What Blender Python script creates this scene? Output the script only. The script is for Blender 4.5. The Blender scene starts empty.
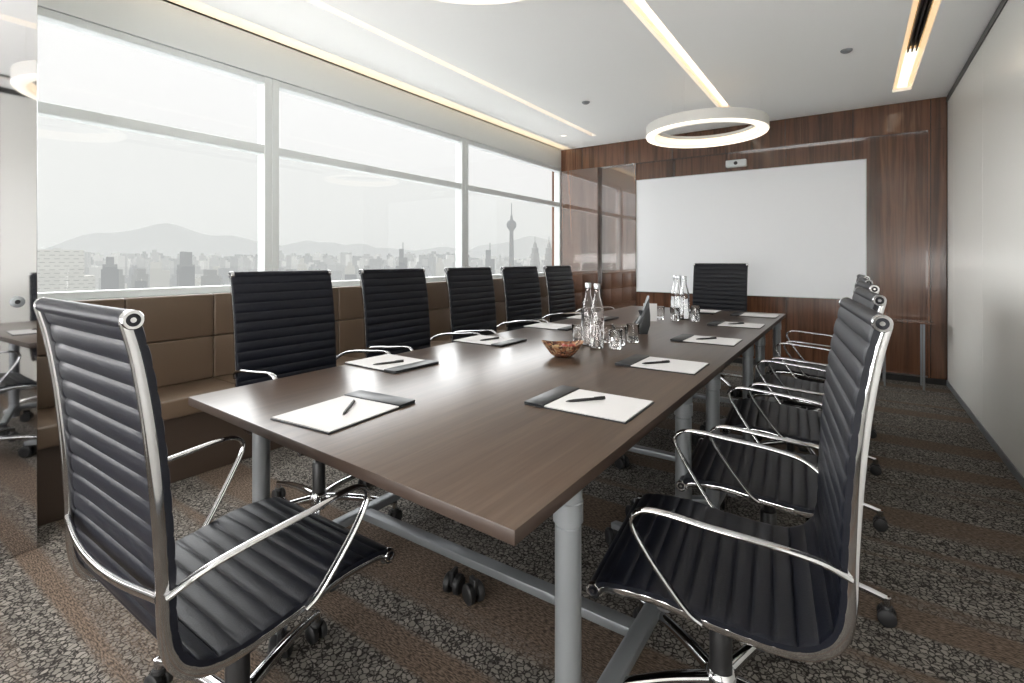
import bpy, bmesh, math, random
from mathutils import Vector, Matrix
random.seed(7)
C = bpy.context.scene
C.view_settings.view_transform = 'Standard'
C.view_settings.exposure = .20
col = C.collection
PI = math.pi

# ------------------------------------------------------------ materials
def new_mat(name):
    m = bpy.data.materials.new(name); m.use_nodes = True
    nt = m.node_tree
    return m, nt, nt.nodes["Principled BSDF"]
def setp(b, **k):
    for key, v in k.items():
        key = key.replace("_", " ")
        for inp in b.inputs:
            if inp.name.lower() == key.lower():
                inp.default_value = v; break
def simple(name, c, rough=.5, metal=0., **k):
    m, nt, b = new_mat(name)
    setp(b, Base_Color=(*c, 1), Roughness=rough, Metallic=metal, **k)
    tc = nt.nodes.new("ShaderNodeTexCoord"); n = nt.nodes.new("ShaderNodeTexNoise")
    n.inputs["Scale"].default_value = 14
    mr = nt.nodes.new("ShaderNodeMapRange")
    mr.inputs["To Min"].default_value = max(0, rough*.85); mr.inputs["To Max"].default_value = min(1, rough*1.15)
    nt.links.new(tc.outputs["Object"], n.inputs["Vector"])
    nt.links.new(n.outputs["Fac"], mr.inputs["Value"])
    nt.links.new(mr.outputs["Result"], b.inputs["Roughness"])
    return m
def emis(name, c, s, base=(.8, .8, .8)):
    m, nt, b = new_mat(name)
    setp(b, Base_Color=(*base, 1), Emission_Color=(*c, 1), Emission_Strength=s, Roughness=.5)
    return m
def ramp(nt, stops):
    r = nt.nodes.new("ShaderNodeValToRGB")
    e = r.color_ramp.elements
    e[0].position, e[0].color = stops[0][0], (*stops[0][1], 1)
    e[1].position, e[1].color = stops[-1][0], (*stops[-1][1], 1)
    for p, c in stops[1:-1]:
        x = e.new(p); x.color = (*c, 1)
    return r
def node(nt, t, **k):
    n = nt.nodes.new(t)
    for a, v in k.items(): setattr(n, a, v)
    return n

def wood(name, scale, stops, rough, coat=0., seam=0., cior=1.5):
    m, nt, b = new_mat(name)
    tc = node(nt, "ShaderNodeTexCoord"); mp = node(nt, "ShaderNodeMapping")
    mp.inputs["Scale"].default_value = scale
    nt.links.new(tc.outputs["Object"], mp.inputs["Vector"])
    n1 = node(nt, "ShaderNodeTexNoise"); n1.inputs["Scale"].default_value = 1.0
    n1.inputs["Detail"].default_value = 8; n1.inputs["Roughness"].default_value = .65
    n1.inputs["Distortion"].default_value = .35
    nt.links.new(mp.outputs[0], n1.inputs["Vector"])
    r = ramp(nt, stops)
    nt.links.new(n1.outputs["Fac"], r.inputs["Fac"])
    out = r.outputs["Color"]
    if seam:
        sx = node(nt, "ShaderNodeSeparateXYZ"); nt.links.new(tc.outputs["Object"], sx.inputs[0])
        md = node(nt, "ShaderNodeMath", operation='PINGPONG'); md.inputs[1].default_value = seam/2
        nt.links.new(sx.outputs["X"], md.inputs[0])
        lt = node(nt, "ShaderNodeMath", operation='LESS_THAN'); lt.inputs[1].default_value = .003
        nt.links.new(md.outputs[0], lt.inputs[0])
        dv = node(nt, "ShaderNodeMath", operation='DIVIDE'); dv.inputs[1].default_value = seam
        nt.links.new(sx.outputs["X"], dv.inputs[0])
        fl = node(nt, "ShaderNodeMath", operation='FLOOR'); nt.links.new(dv.outputs[0], fl.inputs[0])
        wn = node(nt, "ShaderNodeTexWhiteNoise", noise_dimensions='1D'); nt.links.new(fl.outputs[0], wn.inputs["W"])
        mr = node(nt, "ShaderNodeMapRange"); mr.inputs["To Min"].default_value = .82; mr.inputs["To Max"].default_value = 1.2
        nt.links.new(wn.outputs["Value"], mr.inputs["Value"])
        hs = node(nt, "ShaderNodeHueSaturation")
        nt.links.new(mr.outputs[0], hs.inputs["Value"]); nt.links.new(out, hs.inputs["Color"])
        mx = node(nt, "ShaderNodeMix", data_type='RGBA')
        nt.links.new(lt.outputs[0], mx.inputs[0]); nt.links.new(hs.outputs[0], mx.inputs[6])
        mx.inputs[7].default_value = (.02, .012, .008, 1)
        out = mx.outputs[2]
    nt.links.new(out, b.inputs["Base Color"])
    setp(b, Roughness=rough, Coat_Weight=coat, Coat_Roughness=.03, Coat_IOR=cior)
    return m

M = {}
M["chrome"] = simple("polished_aluminium", (.55, .55, .56), .07, 1)
M["silver"] = simple("satin_grey_paint", (.25, .265, .28), .38, .5)
M["black"] = simple("black_plastic", (.012, .012, .013), .4)
M["rubber"] = simple("black_rubber", (.01, .01, .011), .55)
M["white"] = simple("white_paint", (.84, .84, .82), .55)
M["ringbody"] = simple("pale_grey_lacquer", (.66, .65, .62), .45)
M["ceil"] = simple("ceiling_paint", (.94, .95, .945), .7)
M["frame"] = simple("window_frame_paint", (.66, .69, .69), .35)
M["bounce_slab"] = simple("pale_bounce_slab", (.87, .87, .86), .8)
M["paper"] = simple("paper", (.66, .655, .66), .7)
M["folio"] = simple("dark_leather_folio", (.012, .014, .017), .4)
M["cap"] = simple("bottle_cap", (.55, .57, .60), .3, .8)
M["screen"] = simple("matt_white_screen", (.85, .87, .90), .5)
M["trimdark"] = simple("dark_trim", (.02, .02, .02), .3)
M["warm"] = emis("warm_led_edge", (1, .62, .27), .72)
M["warmcore"] = emis("warm_led_core", (1, .90, .74), 1.25)
M["warmlow"] = emis("warm_cove", (1, .76, .46), .72)
M["ring"] = emis("ring_diffuser", (1, .88, .70), 1.05)
M["ringin"] = emis("ring_inner_diffuser", (1, .74, .45), 1.0)
M["downl"] = emis("downlight_lens", (1, .9, .75), 1.2)
WST = [(.30, (.034, .015, .008)), (.43, (.085, .036, .019)), (.52, (.155, .068, .036)), (.60, (.080, .034, .018)), (.75, (.28, .145, .085))]
M["walnut"] = wood("walnut_panel", (9, 9, .3), WST, .20, .6, .62, 1.5)
M["walnutgloss"] = wood("glossy_walnut_panel", (9, 9, .3), WST, .1, 1., .62, 2.7)
M["table"] = wood("table_veneer", (38, 1.6, 38), [(.25, (.040, .024, .016)), (.5, (.064, .041, .028)), (.75, (.095, .064, .045))], .28, 0)
M["tabedge"] = simple("table_edge", (.035, .022, .016), .45)

def leather(name, c, rough, scale=260, spec=.5):
    m, nt, b = new_mat(name)
    setp(b, Base_Color=(*c, 1), Roughness=rough, Specular_IOR_Level=spec)
    tc = node(nt, "ShaderNodeTexCoord"); v = node(nt, "ShaderNodeTexVoronoi"); v.inputs["Scale"].default_value = scale
    nt.links.new(tc.outputs["Object"], v.inputs["Vector"])
    bp = node(nt, "ShaderNodeBump"); bp.inputs["Strength"].default_value = .12; bp.inputs["Distance"].default_value = .002
    nt.links.new(v.outputs["Distance"], bp.inputs["Height"]); nt.links.new(bp.outputs[0], b.inputs["Normal"])
    return m
M["leather"] = leather("black_leather", (.0038, .0048, .0090), .42, 260, .30)
M["tan"] = leather("tan_leather", (.105, .071, .046), .42, 180)
M["tandark"] = leather("dark_tan_leather", (.045, .030, .021), .45, 180)

def carpet():
    m, nt, b = new_mat("patterned_carpet")
    tc = node(nt, "ShaderNodeTexCoord")
    v = node(nt, "ShaderNodeTexVoronoi", feature='DISTANCE_TO_EDGE'); v.inputs["Scale"].default_value = 56
    nz = node(nt, "ShaderNodeTexNoise"); nz.inputs["Scale"].default_value = 44; nz.inputs["Detail"].default_value = 3
    add = node(nt, "ShaderNodeVectorMath", operation='MULTIPLY_ADD')
    add.inputs[1].default_value = (.026, .026, .026)
    nt.links.new(tc.outputs["Object"], nz.inputs["Vector"])
    nt.links.new(nz.outputs["Color"], add.inputs[0]); nt.links.new(tc.outputs["Object"], add.inputs[2])
    nt.links.new(add.outputs[0], v.inputs["Vector"])
    peb = ramp(nt, [(.05, (0, 0, 0)), (.15, (1, 1, 1))])
    nt.links.new(v.outputs["Distance"], peb.inputs["Fac"])
    v2 = node(nt, "ShaderNodeTexVoronoi"); v2.inputs["Scale"].default_value = 56
    nt.links.new(add.outputs[0], v2.inputs["Vector"])
    sv = node(nt, "ShaderNodeSeparateColor"); nt.links.new(v2.outputs["Color"], sv.inputs[0])
    w = node(nt, "ShaderNodeTexNoise"); w.inputs["Scale"].default_value = 1; w.inputs["Detail"].default_value = 4
    wm = node(nt, "ShaderNodeMapping"); wm.inputs["Scale"].default_value = (60, 240, 60)
    nt.links.new(tc.outputs["Object"], wm.inputs["Vector"]); nt.links.new(wm.outputs[0], w.inputs["Vector"])
    wr = ramp(nt, [(.4, (0, 0, 0)), (.6, (1, 1, 1))]); nt.links.new(w.outputs["Fac"], wr.inputs["Fac"])
    mp = node(nt, "ShaderNodeMapping"); mp.inputs["Scale"].default_value = (.08, 2.8, 1)
    nt.links.new(tc.outputs["Object"], mp.inputs["Vector"])
    bn = node(nt, "ShaderNodeTexNoise"); bn.inputs["Scale"].default_value = 1.4; bn.inputs["Detail"].default_value = 2
    nt.links.new(mp.outputs[0], bn.inputs["Vector"])
    br = ramp(nt, [(.44, (0, 0, 0)), (.49, (1, 1, 1))]); nt.links.new(bn.outputs["Fac"], br.inputs["Fac"])
    c1 = node(nt, "ShaderNodeMix", data_type='RGBA')
    c1.inputs[6].default_value = (.024, .021, .019, 1); c1.inputs[7].default_value = (.245, .226, .202, 1)
    pm = node(nt, "ShaderNodeMath", operation='MULTIPLY')
    mr = node(nt, "ShaderNodeMapRange"); mr.inputs["To Min"].default_value = .5; mr.inputs["To Max"].default_value = 1
    nt.links.new(sv.outputs[0], mr.inputs["Value"])
    nt.links.new(peb.outputs[0], pm.inputs[0]); nt.links.new(mr.outputs[0], pm.inputs[1])
    nt.links.new(pm.outputs[0], c1.inputs[0])
    c2 = node(nt, "ShaderNodeMix", data_type='RGBA')
    c2.inputs[6].default_value = (.050, .037, .028, 1); c2.inputs[7].default_value = (.175, .130, .098, 1)
    nt.links.new(wr.outputs[0], c2.inputs[0])
    mx = node(nt, "ShaderNodeMix", data_type='RGBA')
    nt.links.new(br.outputs[0], mx.inputs[0]); nt.links.new(c2.outputs[2], mx.inputs[6]); nt.links.new(c1.outputs[2], mx.inputs[7])
    nt.links.new(mx.outputs[2], b.inputs["Base Color"])
    bp = node(nt, "ShaderNodeBump"); bp.inputs["Strength"].default_value = .35; bp.inputs["Distance"].default_value = .004
    nt.links.new(pm.outputs[0], bp.inputs["Height"]); nt.links.new(bp.outputs[0], b.inputs["Normal"])
    setp(b, Roughness=.95, Specular_IOR_Level=.2)
    return m
M["carpet"] = carpet()
M["panelglass"] = simple("backpainted_glass", (.88, .88, .84), .35, 0, Coat_Weight=.3, Coat_Roughness=.12)
M["mirror"] = simple("polished_steel_panel", (.62, .62, .63), .03, 1.)

def glass_mat(name, c=(1, 1, 1), ior=1.45, rough=0.):
    m, nt, b = new_mat(name)
    setp(b, Base_Color=(*c, 1), Transmission_Weight=1, IOR=ior, Roughness=rough)
    return m
M["glass"] = glass_mat("clear_glass")
def pane(name, t):
    m, nt, b = new_mat(name)
    nt.nodes.remove(b)
    o = nt.nodes["Material Output"]
    tr = node(nt, "ShaderNodeBsdfTransparent"); tr.inputs[0].default_value = (*t, 1)
    gl = node(nt, "ShaderNodeBsdfGlossy"); gl.inputs["Roughness"].default_value = .01
    lw = node(nt, "ShaderNodeLayerWeight"); lw.inputs[0].default_value = .5
    pw = node(nt, "ShaderNodeMath", operation='POWER'); pw.inputs[1].default_value = 5
    ma = node(nt, "ShaderNodeMath", operation='MULTIPLY_ADD'); ma.inputs[1].default_value = .3; ma.inputs[2].default_value = .03
    nt.links.new(lw.outputs["Facing"], pw.inputs[0]); nt.links.new(pw.outputs[0], ma.inputs[0])
    mx = node(nt, "ShaderNodeMixShader")
    nt.links.new(ma.outputs[0], mx.inputs[0]); nt.links.new(tr.outputs[0], mx.inputs[1]); nt.links.new(gl.outputs[0], mx.inputs[2])
    nt.links.new(mx.outputs[0], o.inputs[0])
    return m
M["pane_hi"] = pane("window_glass", (.99, .99, .99))
M["pane_lo"] = pane("tinted_window_glass", (.96, .965, .96))

def basket():
    m, nt, b = new_mat("woven_basket")
    tc = node(nt, "ShaderNodeTexCoord")
    v = node(nt, "ShaderNodeTexVoronoi"); v.inputs["Scale"].default_value = 95
    nt.links.new(tc.outputs["Object"], v.inputs["Vector"])
    s = node(nt, "ShaderNodeSeparateColor"); nt.links.new(v.outputs["Color"], s.inputs[0])
    r = ramp(nt, [(0, (.03, .015, .01)), (.3, (.16, .05, .03)), (.55, (.34, .15, .06)), (.8, (.42, .30, .17)), (1, (.08, .03, .03))])
    nt.links.new(s.outputs[0], r.inputs["Fac"]); nt.links.new(r.outputs[0], b.inputs["Base Color"])
    bp = node(nt, "ShaderNodeBump"); bp.inputs["Strength"].default_value = .6; bp.inputs["Distance"].default_value = .003
    nt.links.new(v.outputs["Distance"], bp.inputs["Height"]); nt.links.new(bp.outputs[0], b.inputs["Normal"])
    setp(b, Roughness=.7)
    return m
M["basket"] = basket()
M["candyr"] = simple("candy_red", (.35, .07, .05), .4)
M["candyg"] = simple("candy_gold", (.45, .30, .12), .4)

# ------------------------------------------------------------ mesh helpers
def mesh_obj(name, me, parent=None, loc=(0, 0, 0), rot=(0, 0, 0), **props):
    o = bpy.data.objects.new(name, me); col.objects.link(o)
    o.location = loc; o.rotation_euler = rot
    if parent: o.parent = parent
    for k, v in props.items(): o[k] = v
    return o
def empty(name, loc, rz=0., **props):
    o = bpy.data.objects.new(name, None); col.objects.link(o)
    o.empty_display_size = .1; o.location = loc; o.rotation_euler = (0, 0, rz)
    for k, v in props.items(): o[k] = v
    return o
def finish(bm, name, mats, smooth=True, angle=40):
    bmesh.ops.recalc_face_normals(bm, faces=bm.faces)
    me = bpy.data.meshes.new(name); bm.to_mesh(me); bm.free()
    for m in (mats if isinstance(mats, (list, tuple)) else [mats]): me.materials.append(m)
    if smooth:
        for p in me.polygons: p.use_smooth = True
        try: me.set_sharp_from_angle(angle=math.radians(angle))
        except Exception: pass
    return me
def add_box(bm, x0, x1, y0, y1, z0, z1, bev=0., seg=2, mi=0):
    t = bmesh.new()
    bmesh.ops.create_cube(t, size=1)
    for v in t.verts:
        v.co = Vector(((x0+x1)/2+v.co.x*(x1-x0), (y0+y1)/2+v.co.y*(y1-y0), (z0+z1)/2+v.co.z*(z1-z0)))
    if bev: bmesh.ops.bevel(t, geom=t.edges[:], offset=bev, segments=seg, profile=.5, affect='EDGES')
    merge(bm, t, mi)
def merge(bm, t, mi=0, mat=None):
    idx = {}
    for v in t.verts:
        co = mat @ v.co if mat else v.co
        idx[v] = bm.verts.new(co)
    for f in t.faces:
        try:
            nf = bm.faces.new([idx[v] for v in f.verts]); nf.material_index = mi + f.material_index
        except ValueError: pass
    t.free()
def box_me(name, x0, x1, y0, y1, z0, z1, mat, bev=0., seg=2):
    bm = bmesh.new(); add_box(bm, x0, x1, y0, y1, z0, z1, bev, seg)
    return finish(bm, name, mat, smooth=bev > 0)
def add_lathe(bm, prof, n=32, center=(0, 0, 0), axis='Z', mi=0):
    rings = []
    c = Vector(center)
    for r, z in prof:
        ring = []
        for i in range(n):
            a = 2*PI*i/n
            if r < 1e-6 and i > 0: break
            p = (r*math.cos(a), r*math.sin(a), z)
            if axis == 'X': p = (p[2], p[0], p[1])
            if axis == 'Y': p = (p[0], p[2], p[1])
            ring.append(bm.verts.new(c+Vector(p)))
        rings.append(ring)
    for a, b in zip(rings, rings[1:]):
        for i in range(n):
            j = (i+1) % n
            if len(a) == 1 and len(b) == 1: continue
            if len(a) == 1: f = bm.faces.new((a[0], b[i], b[j]))
            elif len(b) == 1: f = bm.faces.new((a[i], a[j], b[0]))
            else: f = bm.faces.new((a[i], a[j], b[j], b[i]))
            f.material_index = mi
def cr(pts, sub=6):
    P = [Vector(p) for p in pts]; out = []
    P = [2*P[0]-P[1]]+P+[2*P[-1]-P[-2]]
    for i in range(1, len(P)-2):
        p0, p1, p2, p3 = P[i-1:i+3]
        for k in range(sub):
            t = k/sub
            out.append(.5*((2*p1)+(-p0+p2)*t+(2*p0-5*p1+4*p2-p3)*t*t+(-p0+3*p1-3*p2+p3)*t**3))
    out.append(P[-2].copy())
    return out
def add_sweep(bm, pts, w, h, lat=Vector((1, 0, 0)), n=12, power=1., mi=0, off=0.):
    rings = []; L = len(pts)
    for i, p in enumerate(pts):
        t = (pts[min(i+1, L-1)]-pts[max(i-1, 0)]).normalized()
        l = (lat-t*lat.dot(t)).normalized()
        nrm = t.cross(l).normalized()
        f = i/(L-1)
        ww = w(f) if callable(w) else w; hh = h(f) if callable(h) else h
        ring = []
        for k in range(n):
            a = 2*PI*(k+.5)/n
            ca, sa = math.cos(a), math.sin(a)
            cx = math.copysign(abs(ca)**power, ca); sx = math.copysign(abs(sa)**power, sa)
            ring.append(bm.verts.new(p+l*cx*ww/2+nrm*(sx*hh/2+off)))
        rings.append(ring)
    for a, b in zip(rings, rings[1:]):
        for k in range(n):
            j = (k+1) % n
            f = bm.faces.new((a[k], a[j], b[j], b[k])); f.material_index = mi
    bm.faces.new(rings[0]).material_index = mi
    bm.faces.new(list(reversed(rings[-1]))).material_index = mi

# ------------------------------------------------------------ room
H = 2.76; XL = -3.43; XR = .745; YB = 6.30; YF = -1.5
def S(name, me, **k):
    return mesh_obj(name, me, kind="structure", **k)
S("floor", box_me("floor", XL-.2, XR+.2, YF-.1, YB+.3, -.1, 0, M["carpet"]))

slots = [(-2.72, -2.65, -1.2, 5.77), (-1.145, -1.035, -1.2, 5.62), (.30, .44, -1.2, 5.84)]
cove = (-3.43, -3.27, YF, YB)
xs = sorted({XL-.2, XR+.2, cove[0], cove[1]} | {s[0] for s in slots} | {s[1] for s in slots})
ys = sorted({YF-.1, YB+.3, -1.2, YB} | {s[3] for s in slots})
bm = bmesh.new()
for i in range(len(xs)-1):
    for j in range(len(ys)-1):
        cx, cy = (xs[i]+xs[i+1])/2, (ys[j]+ys[j+1])/2
        if any(s[0] < cx < s[1] and s[2] < cy < s[3] for s in slots) or (cove[0] < cx < cove[1] and cove[2] < cy < cove[3]): continue
        add_box(bm, xs[i], xs[i+1], ys[j], ys[j+1], H, H+.12)
S("ceiling", finish(bm, "ceiling", M["ceil"], False))
S("trim_1", box_me("roof", XL-.2, XR+.2, YF-.1, YB+.3, H+.12, H+.2, M["ceil"]))
k = 2
for (x0, x1, y0, y1) in slots:
    bm = bmesh.new()
    w_ = x1-x0
    if x0 > 0:
        add_box(bm, x0+.002, x1-.002, 4.80, y1-.004, H+.03, H+.045, mi=0)
        add_box(bm, x0+.035, x1-.035, 4.80, y1-.03, H+.025, H+.03, mi=2)
        for xx in (x0+.002, x1-.032):
            add_box(bm, xx, xx+.030, y0, 4.80, H+.02, H+.035, mi=0)
        for q in range(3):
            add_box(bm, x0+.036+q*.025, x0+.046+q*.025, y0, 4.80, H+.004, H+.05, mi=1)
        add_box(bm, x0+.033, x1-.033, y0, 4.80, H+.05, H+.06, mi=1)
    else:
        add_box(bm, x0+.002, x1-.002, y0, y1-.004, H+.045, H+.06, mi=0)
        q = .30 if x0 > -2 else .38
        add_box(bm, x0+w_*q, x1-w_*q, y0, y1-.10, H+.038, H+.045, mi=2)
    S("trim_%d" % k, finish(bm, "slot_light", [M["warm"], M["trimdark"], M["warmcore"]], False)); k += 1
S("trim_%d" % k, box_me("cove_led", cove[0]+.001, cove[1]-.001, YF+.01, YB-.031, H+.012, H+.03, M["warmlow"])); k += 1

bm = bmesh.new()
add_box(bm, XR+.012, XR+.2, YF-.1, YB+.3, 0, H, mi=1)
edges = [6.28, 5.92, 4.72, 3.52, 2.32, 1.12, -.08, -1.28]
for a, b_ in zip(edges, edges[1:]):
    add_box(bm, XR, XR+.011, b_+.002, a-.002, .05, H-.05, .001, 1, mi=0)
S("wall_right", finish(bm, "wall_right", [M["panelglass"], M["trimdark"]], False))
S("baseboard_right", box_me("bb", XR-.006, XR+.012, YF, YB, 0, .05, M["silver"]))
S("trim_%d" % k, box_me("tr", XR-.008, XR+.012, YF, YB, H-.05, H-.001, M["trimdark"])); k += 1
S("wall_front", box_me("wf", XL-.2, XR+.2, YF-.12, YF, 0, H, M["white"]))

S("wall_back", box_me("wb", XL-.2, XR+.01, YB+.06, YB+.25, 0, H, M["walnut"]))
bm = bmesh.new()
add_box(bm, XL, XR-.01, YB-.03, YB+.0595, 2.46, H-.001)
add_box(bm, .60, XR-.01, YB-.03, YB+.0595, 0.06, 2.459)
S("trim_%d" % k, finish(bm, "wood_surround", M["walnut"], False)); k += 1
bm = bmesh.new()
add_box(bm, XL, -2.87, YB-.03, YB+.0595, 0.06, 2.459)
add_box(bm, -2.868, -2.36, YB+.045, YB+.0598, 0.06, 2.459)
S("trim_%d" % k, finish(bm, "gloss_panels", M["walnutgloss"], False)); k += 1
S("baseboard_back", box_me("bbk", XL, XR-.008, YB-.02, YB+.062, 0, .06, M["trimdark"]))
S("wall_left", box_me("wl", -2.86, -2.80, YF, .606, 0, H, M["mirror"], .003, 1))
S("trim_%d" % k, box_me("ret", XL-.1, -2.862, .50, .604, 0, H, M["white"])); k += 1
o = empty("door_lock", (-2.80, .545, 1.03), 0, label="small round satin metal lock on the polished panel", category="lock")
bm = bmesh.new(); add_lathe(bm, [(0, .005), (.020, .005), (.023, .003), (.023, -.001), (0, -.001)], 24, axis='X')
mesh_obj("lock_plate", finish(bm, "lp", M["silver"]), o)
bm = bmesh.new(); add_lathe(bm, [(0, .007), (.008, .007), (.009, .005), (0, .005)], 16, axis='X')
mesh_obj("keyhole", finish(bm, "kh", M["black"]), o)

bm = bmesh.new()
add_box(bm, XL-.15, XL, .60, YB+.06, 0, .95)
S("wall_window_side", finish(bm, "wws", M["white"], False))
S("trim_%d" % k, box_me("header", XL-.15, XL, .60, YB+.06, 2.50, H+.12, M["frame"])); k += 1
S("trim_%d" % k, box_me("sill", XL-.12, XL+.05, .61, YB-.03, .95, .985, M["frame"], .004, 1)); k += 1
S("trim_%d" % k, box_me("bounce_slab", XL-2.6, XL-.152, -1.0, YB+1.5, .55, .80, M["bounce_slab"])); k += 1  # unseen slab added below the sightline to bounce daylight up to the ceiling
wins = [(.60, 1.99), (1.99, 4.15), (4.15, 6.30)]
for i, (a, b_) in enumerate(wins):
    bm = bmesh.new()
    x0, x1 = XL-.10, XL-.005
    add_box(bm, x0, x1, a, a+.055, .985, 2.50, .004, 1)
    add_box(bm, x0, x1, b_-.055, b_, .985, 2.50, .004, 1)
    add_box(bm, x0+.01, x1-.005, a+.05, b_-.05, .985, 1.03, .004, 1)
    add_box(bm, x0+.01, x1-.005, a+.05, b_-.05, 2.455, 2.50, .004, 1)
    add_box(bm, x0+.01, x1-.005, a+.05, b_-.05, 1.955, 2.015, .004, 1)
    w = S("window_%d" % (i+1), finish(bm, "window", M["frame"]))
    mesh_obj("glass_pane", box_me("pl", x0+.045, x0+.05, a+.05, b_-.05, 1.028, 1.958, M["pane_lo"]), w)
    mesh_obj("glass_pane", box_me("ph", x0+.045, x0+.05, a+.05, b_-.05, 2.012, 2.458, M["pane_hi"]), w)

# ------------------------------------------------------------ bench
bench = empty("banquette_bench", (-3.42, .62, 0), 0, label="long brown leather banquette with square back panels under the windows", category="bench")
n = 12; wdt = (6.22-.62)/n
bc = box_me("back_cushion", 0, .070, .002, wdt-.002, .0, .264, M["tan"], .010, 3)
sc = box_me("seat_cushion", 0, .40, .0015, wdt-.0015, 0, .10, M["tan"], .012, 3)
for i in range(n):
    for z in (.455, .722):
        mesh_obj("back_cushion", bc, bench, (0.005, i*wdt, z))
    mesh_obj("seat_cushion", sc, bench, (0.04, i*wdt, .355))
mesh_obj("bench_base", box_me("bench_base", 0.005, .40, .0, 5.6, .0, .353, M["tandark"], .006, 1), bench)

# ------------------------------------------------------------ office chair prototypes
prof = cr([(0, .262, .422), (0, .232, .445), (0, .12, .452), (0, 0, .436), (0, -.12, .428), (0, -.185, .440), (0, -.225, .478),
           (0, -.240, .54), (0, -.243, .64), (0, -.250, .77), (0, -.262, .90), (0, -.280, 1.02), (0, -.298, 1.095)], 24)
cum = [0]
for a, b_ in zip(prof, prof[1:]): cum.append(cum[-1]+(b_-a).length)
def at(s):
    s = max(0, min(cum[-1], s))
    for i in range(len(cum)-1):
        if cum[i+1] >= s:
            t = (s-cum[i])/(cum[i+1]-cum[i]); p = prof[i].lerp(prof[i+1], t)
            d = (prof[i+1]-prof[i]).normalized(); return p, d
    return prof[-1], (prof[-1]-prof[-2]).normalized()
TOT = cum[-1]; NR = 26; PITCH = TOT/NR; W = .508
def sling(name, r0, r1, roll_end):
    bm = bmesh.new(); rings = []
    sub = 10; xsn = [-W/2, -W/2+.004, -W/2+.014, -W/4, 0, W/4, W/2-.014, W/2-.004, W/2]
    fade = [0.3, .75, 1, 1, 1, 1, 1, .75, .3]
    for i in range((r1-r0)*sub+1):
        ph = i/sub
        s = (r0+ph)*PITCH
        p, d = at(s); nn = Vector((1, 0, 0)).cross(d)
        b = .0048*abs(math.sin(PI*ph))**.5
        ring = []
        for x, f in zip(xsn, fade): ring.append(bm.verts.new(p+Vector((x, 0, 0))+nn*(.0045+b*f)))
        for x, f in reversed(list(zip(xsn, fade))): ring.append(bm.verts.new(p+Vector((x, 0, 0))-nn*(.0045+b*f)))
        rings.append(ring)
    m = len(rings[0])
    for a, b_ in zip(rings, rings[1:]):
        for k_ in range(m):
            j = (k_+1) % m; bm.faces.new((a[k_], a[j], b_[j], b_[k_]))
    bm.faces.new(rings[0]); bm.faces.new(list(reversed(rings[-1])))
    p = prof[-1] if roll_end else prof[0]
    add_lathe(bm, [(0, -W/2), (.0165, -W/2), (.0165, W/2), (0, W/2)], 20, center=(0, p.y-(.004 if roll_end else -.002), p.z-(0 if roll_end else .003)), axis='X')
    return finish(bm, name, M["leather"], True, 60)
SPLIT = 10
me_seat = sling("seat", 0, SPLIT, False)
me_back = sling("backrest", SPLIT, NR, True)
def frame_rail():
    bm = bmesh.new()
    pts = [p.copy() for p in prof[::6]]
    if (pts[-1]-prof[-1]).length > 1e-6: pts.append(prof[-1].copy())
    hh = lambda f: .020+.012*math.exp(-((f-.45)/.11)**2)+.006*math.exp(-((f-.75)/.2)**2)
    add_sweep(bm, pts, .013, hh, n=12, power=.7, off=-.012)
    for p, dy in ((prof[-1], -.004), (prof[0], .002)):
        add_lathe(bm, [(0, -.007), (.0155, -.007), (.0170, -.005), (.0170, .007), (.0155, .009), (.011, .009), (.010, .006), (.005, .006), (.0045, .009), (0, .009)], 28, center=(0, p.y+dy, p.z), axis='X')
    return finish(bm, "side_frame", M["chrome"], True, 45)
me_rail = frame_rail()
def arm(sgn):
    bm = bmesh.new()
    pts = [(-.004*sgn, -.252, .600), (.018*sgn, -.20, .630), (.028*sgn, -.12, .645), (.032*sgn, 0, .655), (.032*sgn, .09, .663), (.031*sgn, .135, .660),
           (.030*sgn, .160, .640), (.028*sgn, .158, .612), (.023*sgn, .125, .555), (.013*sgn, .08, .49), (.004*sgn, .045, .445), (-.004*sgn, .02, .425)]
    add_sweep(bm, cr(pts, 6), .020, .012, n=12)
    return finish(bm, "armrest", M["chrome"], True, 60)
me_arm = {1: arm(1), -1: arm(-1)}
def under():
    bm = bmesh.new()
    for y, z in ((.10, .425), (-.10, .408)):
        pts = cr([(-.245, y, z), (-.15, y*.9, z-.018), (0, y*.8, z-.026), (.15, y*.9, z-.018), (.245, y, z)], 5)
        add_sweep(bm, pts, .032, .016, lat=Vector((0, 1, 0)), n=10)
    add_box(bm, -.07, .07, -.12, .11, .352, .396, .012, 2)
    return finish(bm, "seat_mechanism", M["black"], True)
me_under = under()
def backbar():
    bm = bmesh.new()
    pts = cr([(-.245, -.262, .60), (-.12, -.278, .592), (0, -.284, .59), (.12, -.278, .592), (.245, -.262, .60)], 5)
    add_sweep(bm, pts, .020, .013, lat=Vector((0, 0, 1)), n=10)
    return finish(bm, "back_stretcher", M["chrome"], True, 60)
me_bar = backbar()
bm = bmesh.new()
add_lathe(bm, [(0, .06), (.028, .06), (.028, .27), (.0265, .272), (.0265, .275), (.016, .276), (.016, .37), (0, .37)], 24)
me_colm = finish(bm, "gas_column", M["black"])
bm = bmesh.new()
add_lathe(bm, [(0, .075), (.034, .075), (.042, .085), (.042, .125), (.032, .138), (0, .138)], 28)
me_hub = finish(bm, "base", M["chrome"])
RB = .35
bm = bmesh.new()
add_sweep(bm, cr([(0, .03, .112), (0, .14, .112), (0, .26, .100), (0, RB, .082)], 6), lambda f: .036-.014*f, lambda f: .034-.016*f, n=12, power=.75)
add_lathe(bm, [(0, .058), (.012, .058), (.012, .088), (0, .09)], 16, center=(0, RB, 0))
me_leg = finish(bm, "base_leg", M["chrome"])
bm = bmesh.new()
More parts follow.
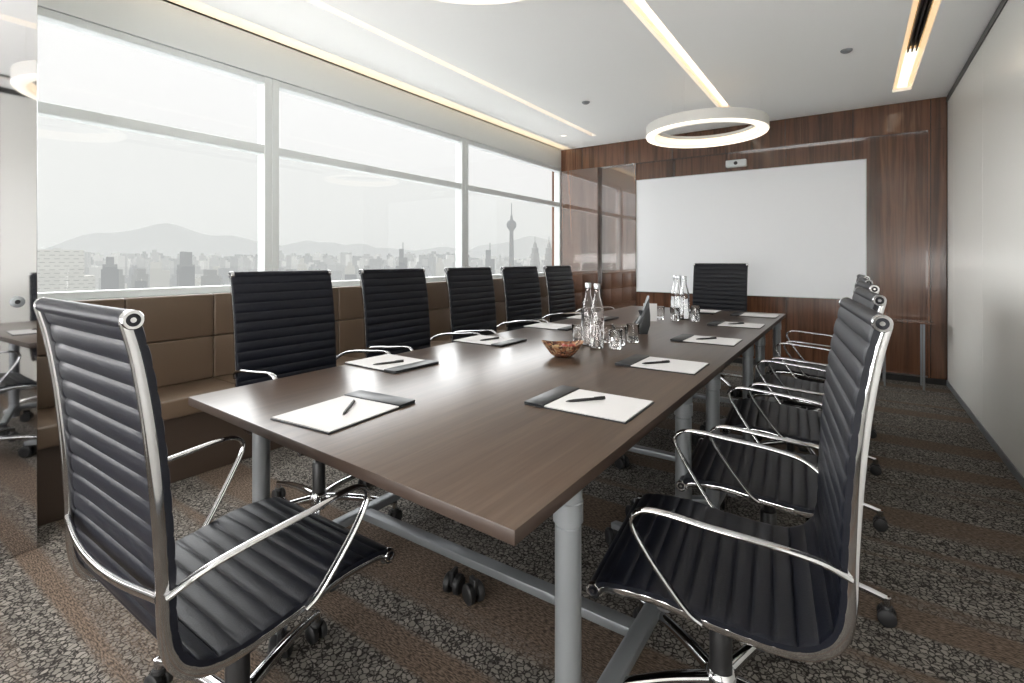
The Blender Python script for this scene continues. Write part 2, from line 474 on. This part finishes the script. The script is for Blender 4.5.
for sx in (-1, 1):
    add_lathe(bm, [(0, sx*.006), (.024, sx*.006), (.027, sx*.010), (.027, sx*.022), (.022, sx*.026), (0, sx*.026)], 24, center=(0, 0, .0275), axis='X')
add_box(bm, -.007, .007, -.014, .014, .025, .058, .003, 1)
add_lathe(bm, [(0, .044), (.017, .044), (.020, .05), (.017, .06), (0, .062)], 16)
me_caster = finish(bm, "caster", M["rubber"])

def chair(x, y, facing, dz=0., label="", group="high-back ribbed conference chairs", baserot=0., armk=(1., 0.)):
    e = empty("conference_chair", (x, y, 0), facing, label=label, category="chair", group=group)
    mesh_obj("seat", me_seat, e, (0, 0, dz)); mesh_obj("backrest", me_back, e, (0, 0, dz))
    for s in (-1, 1):
        rr = mesh_obj("side_frame", me_rail, e, (s*(W/2-.007), 0, dz))
        if s < 0: rr.scale = (-1, 1, 1)
        ar = mesh_obj("armrest", me_arm[s], e, (s*(W/2+.004), 0, dz+armk[1])); ar.scale = (1, 1, armk[0])
    mesh_obj("seat_mechanism", me_under, e, (0, 0, dz), label="black seat mechanism")
    mesh_obj("back_stretcher", me_bar, e, (0, 0, dz))
    mesh_obj("gas_column", me_colm, e, (0, 0, 0))
    b = mesh_obj("base", me_hub, e, (0, 0, 0), (0, 0, baserot))
    for i in range(5):
        a = PI+2*PI*i/5
        mesh_obj("leg", me_leg, b, (0, 0, 0), (0, 0, a))
        mesh_obj("caster", me_caster, b, (-RB*math.sin(a), RB*math.cos(a), 0), (0, 0, a+1.1*((i*7) % 5)), label="black twin-wheel caster")
    return e
chair(-1.255, .638, 0, .004, "black ribbed leather swivel chair with polished frame, at the table head", baserot=-.2)
for i, (yy, r) in enumerate(zip((1.40, 2.13, 2.86, 3.53, 4.20), (-92, -90, -90, -91, -89))):
    chair(-2.03, yy, math.radians(r), .035, "black ribbed leather swivel chair tucked in on the window side", armk=(1.17, -.065))
for i, (xx, yy, r) in enumerate(((-.285, 1.385, 97), (-.258, 2.06, 95), (-.25, 2.76, 95), (-.245, 3.46, 93), (-.245, 4.16, 94))):
    chair(xx, yy, math.radians(r), -.015, "black ribbed leather swivel chair tucked in on the glass-wall side", baserot=math.radians(90-r))
chair(-1.10, 5.02, math.radians(180), .055, "black ribbed leather swivel chair in front of the white board")

# ------------------------------------------------------------ table
T0, T1 = .74, 4.84; TX0, TX1 = -1.845, -.475; TZ = .74
tb = empty("conference_table", (-1.16, 2.79, 0), 0, label="long dark brown wood conference table on silver columns and casters", category="table")
bm = bmesh.new()
t = bmesh.new(); bmesh.ops.create_cube(t, size=1)
for v in t.verts:
    X = TX1 if v.co.x > 0 else TX0
    Y = T1 if v.co.y > 0 else (.705 if v.co.x > 0 else .775)
    v.co = Vector((X+1.16, Y-2.79, TZ-.028 if v.co.z < 0 else TZ))
bmesh.ops.bevel(t, geom=t.edges[:], offset=.002, segments=2, profile=.5, affect='EDGES')
merge(bm, t)
me = finish(bm, "tabletop", [M["table"], M["tabedge"]], True, 30)
for p in me.polygons:
    if abs(p.normal.z) < .8 or p.normal.z < 0: p.material_index = 1
mesh_obj("tabletop", me, tb)
bm = bmesh.new()
add_lathe(bm, [(0, .05), (.029, .05), (.029, .622), (.0275, .624), (.0275, .630), (.033, .632), (.033, .676), (.031, .678), (.031, .711), (0, .711)], 32)
me_col = finish(bm, "leg", M["silver"], True, 30)
bm = bmesh.new()
add_sweep(bm, [Vector((0, -.50, .085)), Vector((0, -.45, .112)), Vector((0, .45, .112)), Vector((0, .50, .085))], .050, .036, n=16, power=.4)
me_foot = finish(bm, "foot_rail", M["silver"], True, 30)
# splayed foot arm with its own caster end
bm = bmesh.new()
add_sweep(bm, [Vector((0, 0, .125)), Vector((0, .12, .118)), Vector((0, .34, .082))], lambda f: .050-.014*f, lambda f: .040-.014*f, n=16, power=.4)
me_splay = finish(bm, "foot_arm", M["silver"], True, 30)
bm = bmesh.new()
add_box(bm, -.61, .61, -.026, .026, .094, .126, .006, 2)
me_cross = finish(bm, "cross_rail", M["silver"], True, 30)
bm = bmesh.new()
for sx in (-1, 1):
    add_lathe(bm, [(0, sx*.008), (.030, sx*.008), (.034, sx*.013), (.034, sx*.026), (.028, sx*.031), (0, sx*.031)], 24, center=(0, 0, .0345), axis='X')
add_box(bm, -.008, .008, -.02, .02, .03, .085, .003, 1)
me_tc = finish(bm, "caster", M["rubber"])
for ti, y0 in enumerate((.74, 2.107, 3.473)):
    ym = y0+.683-2.79
    for x in (-.515+1.16, -1.75+1.16):
        for dy in (-.45, .45):
            mesh_obj("leg", me_col, tb, (x, ym+dy, 0))
            mesh_obj("caster", me_tc, tb, (x, ym+dy*.85, 0), (0, 0, .5), label="black twin caster")
            # arm splays inward under the top
            ang = PI/2 if x > 0 else -PI/2
            mesh_obj("foot_arm", me_splay, tb, (x, ym+dy, 0), (0, 0, ang+(.35 if (x > 0) == (dy > 0) else -.35)*(-1)))
            a2 = ang+(.35 if (x > 0) == (dy > 0) else -.35)*(-1)
            mesh_obj("caster", me_tc, tb, (x-.34*math.sin(a2), ym+dy+.34*math.cos(a2), -.0003), (0, 0, .8), label="black twin caster")
        mesh_obj("foot_rail", me_foot, tb, (x, ym, 0))
    mesh_obj("cross_rail", me_cross, tb, (.02, ym, 0))
    for x, r in ((-.03, .2), (.06, 1.2)):
        mesh_obj("caster", me_tc, tb, (x, ym-.05, 0), (0, 0, r), label="black twin caster")

# ------------------------------------------------------------ writing pads and pens
me_fol = box_me("folio_backing", -.125, .125, -.170, .170, 0, .004, M["folio"], .0015, 1)
me_pap = box_me("paper_block", -.121, .121, -.166, .098, .0042, .0075, M["paper"], .0006, 1)
me_strip = box_me("cover_strip", -.125, .125, .099, .170, .0042, .0115, M["folio"], .003, 2)
bm = bmesh.new()
add_lathe(bm, [(0, -.072), (.0015, -.070), (.004, -.055), (.0048, -.03), (.0048, .06), (.004, .066), (0, .067)], 16, axis='Y')
add_box(bm, -.001, .001, .028, .066, .0045, .0062)
me_pen = finish(bm, "pen", M["black"])
pads = [(-1.275, .975, 4, 1), (-.695, 1.46, 90, 1), (-1.69, 1.53, -92, 0), (-1.70, 2.27, -90, 0), (-1.70, 3.00, -90, 0), (-1.70, 3.62, -90, 0),
        (-.69, 2.18, 90, 1), (-.69, 2.98, 90, 1), (-.68, 3.80, 90, 0), (-.67, 4.55, 90, 0), (-1.10, 4.60, 180, 0)]
pens = {0: (.01, .0, 35), 1: (0, .012, -129), 2: (.03, .02, 70), 3: (.0, .0, 75), 6: (-.02, .02, -129), 7: (0, 0, -129), 8: (0, 0, -129)}
for i, (x, y, a, _) in enumerate(pads):
    e = empty("writing_pad", (x, y, TZ), math.radians(a), label="dark leather writing folio with white paper on the table", category="notepad", group="writing pads on the table")
    mesh_obj("folio_backing", me_fol, e); mesh_obj("paper_block", me_pap, e, label="white paper block"); mesh_obj("cover_strip", me_strip, e)
    if i in pens:
        dx, dy, pa = pens[i]
        pos = Matrix.Rotation(math.radians(a), 3, 'Z') @ Vector((dx, dy, 0))
        mesh_obj("pen", me_pen, None, (x+pos.x, y+pos.y, TZ+.0125), (0, 0, math.radians(a+pa)), label="slim black ballpoint pen on a writing pad", category="pen", group="pens on the writing pads")

# ------------------------------------------------------------ bottles, glasses, bowl
bm = bmesh.new()
outer = [(0, .0), (.030, .0), (.034, .004), (.034, .16), (.032, .185), (.022, .225), (.0145, .25), (.0135, .285)]
inner = [(.0118, .285), (.0128, .25), (.0203, .225), (.0303, .185), (.0323, .16), (.0323, .008), (.029, .006), (0, .006)]
add_lathe(bm, outer+inner, 32)
me_bot = finish(bm, "bottle_body", M["glass"], True, 50)
bm = bmesh.new(); add_lathe(bm, [(0, .286), (.0150, .286), (.0155, .29), (.0155, .308), (.014, .311), (0, .311)], 24)
me_cap = finish(bm, "bottle_cap", M["cap"])
def bottle(x, y, s=1.):
    e = empty("water_bottle", (x, y, TZ), 0, label="clear glass water bottle with silver cap on the table", category="bottle", group="water bottles on the table")
    for n_, m_ in (("bottle_body", me_bot), ("bottle_cap", me_cap)):
        o = mesh_obj(n_, m_, e); o.scale = (s, s, s)
for x, y in ((-1.19, 2.48), (-1.11, 2.42), (-1.14, 4.02), (-1.19, 4.10), (-1.08, 3.96)): bottle(x, y, 1.08)
bm = bmesh.new()
add_lathe(bm, [(0, 0), (.029, 0), (.031, .003), (.036, .098), (.0355, .100), (.0338, .098), (.029, .010), (0, .008)], 32)
me_tum = finish(bm, "drinking_glass", M["glass"], True, 50)
for x, y in ((-1.27, 2.52), (-1.02, 2.45), (-1.05, 2.58), (-1.14, 2.62), (-1.02, 2.70), (-1.24, 3.86), (-1.02, 4.05), (-1.12, 3.84), (-.98, 3.88)):
    mesh_obj("drinking_glass", me_tum, None, (x, y, TZ), label="clear tumbler beside the water bottles", category="glass", group="tumblers on the table")
bw = empty("woven_bowl", (-1.14, 2.10, TZ), .6, label="small oval orange-brown woven bowl holding sweets", category="bowl")
bm = bmesh.new()
add_lathe(bm, [(0, 0), (.034, 0), (.056, .014), (.080, .040), (.097, .060), (.094, .062), (.077, .044), (.052, .019), (0, .010)], 40)
for v in bm.verts:
    r = math.hypot(v.co.x, v.co.y)
    v.co.z += .9*max(0, abs(v.co.x)-.04)**1.4 if r > .04 else 0
    v.co.x *= 1.05; v.co.y *= .85
mesh_obj("bowl_body", finish(bm, "bowl", M["basket"], True, 60), bw)
def candy(m):
    bm = bmesh.new()
    add_lathe(bm, [(0, -.024), (.008, -.022), (.003, -.014), (.009, -.008), (.010, 0), (.009, .008), (.003, .014), (.008, .022), (0, .024)], 12, axis='X')
    return finish(bm, "candy", m)
cms = [candy(M["candyr"]), candy(M["candyg"])]
for i in range(9):
    a = i*2.4; r = .010+.0034*i
    mesh_obj("wrapped_candy", cms[i % 2], None, (-1.14+r*math.cos(a), 2.10+r*math.sin(a), TZ+.028+.0032*i), (0, 0, a*1.7), label="small wrapped sweet in the woven bowl", category="candy", group="sweets in the bowl")
tis = empty("tissue_holder", (-1.17, 3.05, TZ), .5, label="low black leather tissue holder standing between the glasses", category="tissue holder")
bm = bmesh.new()
t = bmesh.new(); bmesh.ops.create_cube(t, size=1)
bmesh.ops.subdivide_edges(t, edges=t.edges[:], cuts=3, use_grid_fill=True)
for v in t.verts:
    zz = v.co.z+.5
    s = 1-.45*zz**1.5
    lx = .06*zz
    v.co = Vector((v.co.x*.20*s+lx+random.uniform(-.005, .005), v.co.y*.14*s+random.uniform(-.005, .005), zz*(.10+.25*v.co.x)+(.012*math.sin(v.co.x*14) if zz > .9 else 0)))
merge(bm, t)
mesh_obj("holder_body", finish(bm, "hb", M["folio"], False), tis)
bm = bmesh.new()
t = bmesh.new(); bmesh.ops.create_cone(t, segments=10, radius1=.010, radius2=.024, depth=.04)
for i, v in enumerate(t.verts): v.co += Vector((.075+random.uniform(-.005, .005), random.uniform(-.005, .005), .122 + (random.uniform(-.008, .008) if v.co.z > 0 else 0)))
merge(bm, t); mesh_obj("tissue", finish(bm, "ts", M["folio"]), tis)
bm = bmesh.new()
vs = [bm.verts.new(p) for p in ((-.05, -.03, 0), (.05, -.03, 0), (.05, 0, .13), (-.05, 0, .13), (-.05, .03, 0), (.05, .03, 0))]
bm.faces.new(vs[0:4]); bm.faces.new((vs[3], vs[2], vs[5], vs[4]))
tc_ = mesh_obj("tent_card", finish(bm, "tent", M["paper"], False), None, (-1.27, 3.72, TZ), (0, 0, .35), label="blank white folded tent card on the table", category="card")
md = tc_.modifiers.new("thick", 'SOLIDIFY'); md.thickness = .001

# ------------------------------------------------------------ screen, wall devices, console
sb = empty("presentation_board", (-1.115, YB+.035, 0), 0, label="large plain white presentation board on the walnut wall", category="whiteboard")
mesh_obj("board_surface", box_me("bs", -1.222, 1.222, 0, .022, .795, 2.237, M["screen"], .002, 1), sb)
bm = bmesh.new()
for (x0, x1, z0, z1) in ((-1.23, 1.23, 2.237, 2.245), (-1.23, 1.23, .787, .795), (-1.23, -1.222, .795, 2.237), (1.222, 1.23, .795, 2.237)):
    add_box(bm, x0, x1, -.004, .024, z0, z1)
mesh_obj("board_frame", finish(bm, "bf", M["frame"], False), sb)
vc = empty("wall_camera", (-1.13, YB+.03, 2.33), 0, label="small grey camera unit above the white board", category="camera")
mesh_obj("camera_body", box_me("cb", -.11, .11, -.05, .03, -.04, .04, M["frame"], .008, 2), vc)
bm = bmesh.new(); add_lathe(bm, [(0, -.062), (.018, -.062), (.021, -.055), (.021, -.045), (0, -.045)], 20, axis='Y')
mesh_obj("lens", finish(bm, "ln", M["black"]), vc)
cs = empty("console_table", (.42, 6.05, 0), 0, label="narrow walnut side table with slim metal legs by the wood wall", category="side table")
mesh_obj("tabletop", box_me("ct", -.20, .20, -.13, .13, .61, .625, M["walnut"], .003, 1), cs)
ml = box_me("cl", -.008, .008, -.008, .008, 0, .61, M["silver"], .002, 1)
for x in (-.17, .12):
    for y in (-.11, .11): mesh_obj("leg", ml, cs, (x, y, 0))

# ------------------------------------------------------------ ring pendants and ceiling fittings
RR = .52; ZR = 2.33
for i, yy in enumerate((1.37, 4.74)):
    e = empty("ring_pendant_light", (-1.11, yy, ZR+(.03 if i == 0 else 0)), 0, label="large glowing white ring pendant light over the table", category="pendant lamp", group="ring pendant lights")
    bm = bmesh.new()
    ri, ro, z0, z1 = RR-.085, RR, 0, .10
    add_lathe(bm, [(ro, z0+.012), (ro, z1), (ri, z1), (ri, z1-.03)], 96, mi=0)
    add_lathe(bm, [(ro, z0+.012), (ro-.006, z0), (ri+.012, z0)], 96, mi=1)
    add_lathe(bm, [(ri+.012, z0), (ri, z0+.010), (ri, z1-.03)], 96, mi=2)
    bmesh.ops.remove_doubles(bm, verts=bm.verts, dist=1e-5)
    me = finish(bm, "ring", [M["ringbody"], M["ring"], M["ringin"]], True, 40)
    mesh_obj("lamp_ring", me, e)
    for k_ in range(3):
        a = k_*2*PI/3+.4
        bm = bmesh.new(); add_lathe(bm, [(0, .095), (.0007, .095), (.0007, H-e.location.z), (0, H-e.location.z)], 8)
        mesh_obj("cable", finish(bm, "cable", M["white"]), e, ((RR-.05)*math.cos(a), (RR-.05)*math.sin(a), 0))
for x, y, nm, lab in ((-.04, 4.47, "smoke_detector", "small round grey smoke detector on the ceiling"), (-2.18, 4.49, "sprinkler_head", "small round sprinkler cover on the ceiling")):
    bm = bmesh.new(); add_lathe(bm, [(0, -.018), (.025, -.018), (.038, -.008), (.04, 0), (0, 0)], 24)
    mesh_obj(nm, finish(bm, nm, M["silver"]), None, (x, y, H-.0005), label=lab, category="ceiling fitting")
for x, y in ((-3.0, 5.55), (-2.0, -.2), (-.3, -.2), (-2.0, -1.0), (-.3, -1.0)):
    e = empty("downlight", (x, y, H), 0, label="small round recessed ceiling downlight", category="ceiling light", group="ceiling downlights")
    bm = bmesh.new(); add_lathe(bm, [(.034, -.001), (.045, -.004), (.048, 0)], 28)
    mesh_obj("downlight_rim", finish(bm, "dr", M["white"]), e)
    bm = bmesh.new(); add_lathe(bm, [(0, -.0015), (.034, -.0015)], 28)
    mesh_obj("downlight_lens", finish(bm, "dl", M["downl"]), e)
    if y < 1:
        ld = bpy.data.lights.new("downlight_lamp", 'SPOT'); ld.energy = 36; ld.spot_size = math.radians(150); ld.spot_blend = 1
        ld.shadow_soft_size = .15; ld.color = (1, .94, .87)
        lo = bpy.data.objects.new("lamp", ld); col.objects.link(lo); lo.parent = e; lo.location = (0, 0, -.03)
ld = bpy.data.lights.new("fill_light", 'AREA'); ld.shape = 'RECTANGLE'; ld.size = 2.6; ld.size_y = 1.6; ld.energy = 160; ld.color = (1, .985, .97)
lo = bpy.data.objects.new("fill_light", ld); col.objects.link(lo); lo.location = (-1.1, YF+.05, 1.3); lo.rotation_euler = (math.radians(121), 0, 0)  # added fill behind the camera, not a fitting of the room

# ------------------------------------------------------------ city outside
def hazy(name, c, haze):  # haze is painted into the material as flat glow mixed over its colour
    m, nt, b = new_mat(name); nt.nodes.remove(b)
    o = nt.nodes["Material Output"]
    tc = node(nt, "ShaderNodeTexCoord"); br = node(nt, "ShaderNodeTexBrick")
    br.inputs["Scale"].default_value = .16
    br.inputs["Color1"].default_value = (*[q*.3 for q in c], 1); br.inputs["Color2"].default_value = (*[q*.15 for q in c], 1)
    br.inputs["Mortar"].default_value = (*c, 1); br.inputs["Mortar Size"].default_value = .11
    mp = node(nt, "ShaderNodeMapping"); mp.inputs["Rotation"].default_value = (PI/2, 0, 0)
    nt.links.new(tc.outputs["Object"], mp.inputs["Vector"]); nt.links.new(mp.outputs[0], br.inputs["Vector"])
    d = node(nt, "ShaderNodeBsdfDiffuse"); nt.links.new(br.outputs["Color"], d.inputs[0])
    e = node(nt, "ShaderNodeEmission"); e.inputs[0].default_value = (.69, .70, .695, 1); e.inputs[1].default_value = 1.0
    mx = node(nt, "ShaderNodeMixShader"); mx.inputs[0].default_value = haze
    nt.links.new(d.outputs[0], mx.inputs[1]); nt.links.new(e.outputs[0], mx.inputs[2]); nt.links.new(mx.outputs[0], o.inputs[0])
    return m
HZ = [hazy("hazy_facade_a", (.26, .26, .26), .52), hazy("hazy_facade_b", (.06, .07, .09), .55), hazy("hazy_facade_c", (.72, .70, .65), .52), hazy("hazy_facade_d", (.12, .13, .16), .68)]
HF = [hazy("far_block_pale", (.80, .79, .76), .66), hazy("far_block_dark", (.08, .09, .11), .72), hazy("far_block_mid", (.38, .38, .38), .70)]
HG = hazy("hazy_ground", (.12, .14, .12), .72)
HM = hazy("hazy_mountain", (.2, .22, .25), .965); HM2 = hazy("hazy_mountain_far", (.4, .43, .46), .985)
GZ = -110
def W2(a_deg, D): a = math.radians(a_deg); return -D*math.sin(a), D*math.cos(a)
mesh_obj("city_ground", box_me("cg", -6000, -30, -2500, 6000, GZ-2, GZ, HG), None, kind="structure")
def tower_me(i, w, d, h):
    bm = bmesh.new()
    add_box(bm, -w/2, w/2, -d/2, d/2, 0, h*.9)
    st = i % 3
    if st == 0: add_box(bm, -w/2*.75, w/2*.75, -d/2*.75, d/2*.75, h*.9, h)
    elif st == 1:
        add_box(bm, -w/2, w*.1, -d/2, d/2, h*.9, h); add_box(bm, -.6, .6, -.6, .6, h*.9, h*1.08)
    else:
        add_box(bm, -w/2*.9, w/2*.9, -d/2*.9, d/2*.9, h*.9, h*.94); add_box(bm, -w/4, w/4, -d/4, d/4, h*.94, h)
    for q in (-1, 1): add_box(bm, q*w/2-.5, q*w/2+.5, -d/2-.5, d/2+.5, 0, h*.9)
    return bm
placed = []
def free(x, y, r):
    return all((x-a)**2+(y-b)**2 > (r+c)**2 for a, b, c in placed)
def tower(x, y, me, rz=0., r=16):
    placed.append((x, y, r))
    mesh_obj("office_tower", me, None, (x, y, GZ), (0, 0, rz), label="distant office tower block fading in city haze", category="building", group="hazy city skyline towers")
def az(u):
    q = (u-512)/500; return math.degrees(math.atan2(-(q*.8262-.5635), q*.5635+.8262))
for u, D, w, topv, mi in ((57, 300, 24, 250, 2), (110, 600, 12, 257, 1), (186, 560, 13, 252, 1), (160, 800, 20, 262, 2), (403, 760, 11, 249, 1), (350, 900, 16, 262, 2), (490, 700, 12, 250, 1), (302, 700, 10, 258, 2), (440, 800, 12, 258, 2)):
    x, y = W2(az(u), D); z = 1.2+(260-topv)*D*math.cos(math.radians(az(u)-34.3))/500
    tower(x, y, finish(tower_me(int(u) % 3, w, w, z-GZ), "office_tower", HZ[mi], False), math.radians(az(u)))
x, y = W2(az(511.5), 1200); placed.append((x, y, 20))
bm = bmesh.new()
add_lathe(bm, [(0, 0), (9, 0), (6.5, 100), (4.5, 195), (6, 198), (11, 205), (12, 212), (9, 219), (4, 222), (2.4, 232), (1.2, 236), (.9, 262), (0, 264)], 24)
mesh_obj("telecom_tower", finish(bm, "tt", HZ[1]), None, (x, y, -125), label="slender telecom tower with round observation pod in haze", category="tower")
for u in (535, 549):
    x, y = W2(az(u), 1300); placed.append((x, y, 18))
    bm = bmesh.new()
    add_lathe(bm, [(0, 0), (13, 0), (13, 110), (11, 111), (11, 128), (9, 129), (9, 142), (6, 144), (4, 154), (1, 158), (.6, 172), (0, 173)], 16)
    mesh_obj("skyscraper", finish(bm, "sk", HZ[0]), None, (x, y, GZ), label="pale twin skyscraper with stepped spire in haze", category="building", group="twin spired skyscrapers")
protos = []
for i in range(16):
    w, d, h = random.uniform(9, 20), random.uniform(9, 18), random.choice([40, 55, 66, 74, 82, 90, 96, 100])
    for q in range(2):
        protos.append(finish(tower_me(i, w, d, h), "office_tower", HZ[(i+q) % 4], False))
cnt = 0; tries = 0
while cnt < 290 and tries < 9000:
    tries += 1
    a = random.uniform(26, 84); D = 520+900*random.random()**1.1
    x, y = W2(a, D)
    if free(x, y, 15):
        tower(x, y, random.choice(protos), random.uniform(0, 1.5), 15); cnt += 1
bm = bmesh.new()
for i in range(2600):
    a = random.uniform(22, 88); D = random.uniform(1450, 2700)
    x, y = W2(a, D); w = random.uniform(6, 16); h = random.choice([35, 50, 60, 75, 90, 105, 112, 122])*random.uniform(.85, 1.1)
    t = bmesh.new(); add_box(t, -w, w, -w*.7, w*.7, 0, h)
    if random.random() < .5: add_box(t, -w*.5, w*.4, -w*.4, w*.4, h, h*1.06)
    merge(bm, t, random.randrange(3), Matrix.Translation((x, y, GZ)) @ Matrix.Rotation(random.uniform(0, 1.5), 4, 'Z'))
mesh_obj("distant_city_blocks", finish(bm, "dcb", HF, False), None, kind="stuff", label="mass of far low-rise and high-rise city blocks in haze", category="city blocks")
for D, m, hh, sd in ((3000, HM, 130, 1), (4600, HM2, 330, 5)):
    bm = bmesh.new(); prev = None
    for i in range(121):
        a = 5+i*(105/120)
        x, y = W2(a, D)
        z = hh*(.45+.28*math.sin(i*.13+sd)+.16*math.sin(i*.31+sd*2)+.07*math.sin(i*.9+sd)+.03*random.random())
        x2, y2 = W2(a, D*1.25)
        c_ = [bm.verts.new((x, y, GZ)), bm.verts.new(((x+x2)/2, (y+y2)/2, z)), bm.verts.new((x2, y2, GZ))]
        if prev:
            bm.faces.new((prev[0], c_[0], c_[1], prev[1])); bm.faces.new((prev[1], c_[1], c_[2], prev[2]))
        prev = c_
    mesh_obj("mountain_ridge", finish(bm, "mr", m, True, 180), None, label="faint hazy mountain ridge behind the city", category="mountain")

# ------------------------------------------------------------ world, sun, portals, camera
w = bpy.data.worlds.new("World"); C.world = w; w.use_nodes = True
nt = w.node_tree; bg = nt.nodes["Background"]
tc = node(nt, "ShaderNodeTexCoord"); sx = node(nt, "ShaderNodeSeparateXYZ"); nt.links.new(tc.outputs["Generated"], sx.inputs[0])
r = ramp(nt, [(0, (.83, .84, .83)), (.12, (.90, .905, .895)), (.5, (1.0, 1.0, .99))]); nt.links.new(sx.outputs["Z"], r.inputs["Fac"])
nt.links.new(r.outputs[0], bg.inputs[0]); bg.inputs[1].default_value = .94
for i, (a, b_) in enumerate(wins):
    ld = bpy.data.lights.new("window_portal", 'AREA'); ld.shape = 'RECTANGLE'; ld.size = b_-a; ld.size_y = 1.5
    ld.cycles.is_portal = True
    lo = bpy.data.objects.new("window_portal", ld); col.objects.link(lo)
    lo.location = (XL-.12, (a+b_)/2, 1.74); lo.rotation_euler = (PI/2, 0, -PI/2)
sl = bpy.data.lights.new("veiled_sun", 'SUN'); sl.energy = 10.5; sl.angle = math.radians(100); sl.color = (.98, .99, 1)
so = bpy.data.objects.new("veiled_sun", sl); col.objects.link(so)
so.rotation_euler = Vector((-1, .15, .6)).to_track_quat('Z', 'Y').to_euler(); so.location = (-8, 3, 5)

cd = bpy.data.cameras.new("Camera"); cam = bpy.data.objects.new("Camera", cd); col.objects.link(cam)
cam.location = (0, 0, 1.2); cam.rotation_euler = (PI/2, 0, math.atan(341/500))
cd.sensor_width = 36; cd.lens = 500/1024*36; cd.shift_y = -81.5/1024; cd.clip_start = .02; cd.clip_end = 20000
C.camera = cam
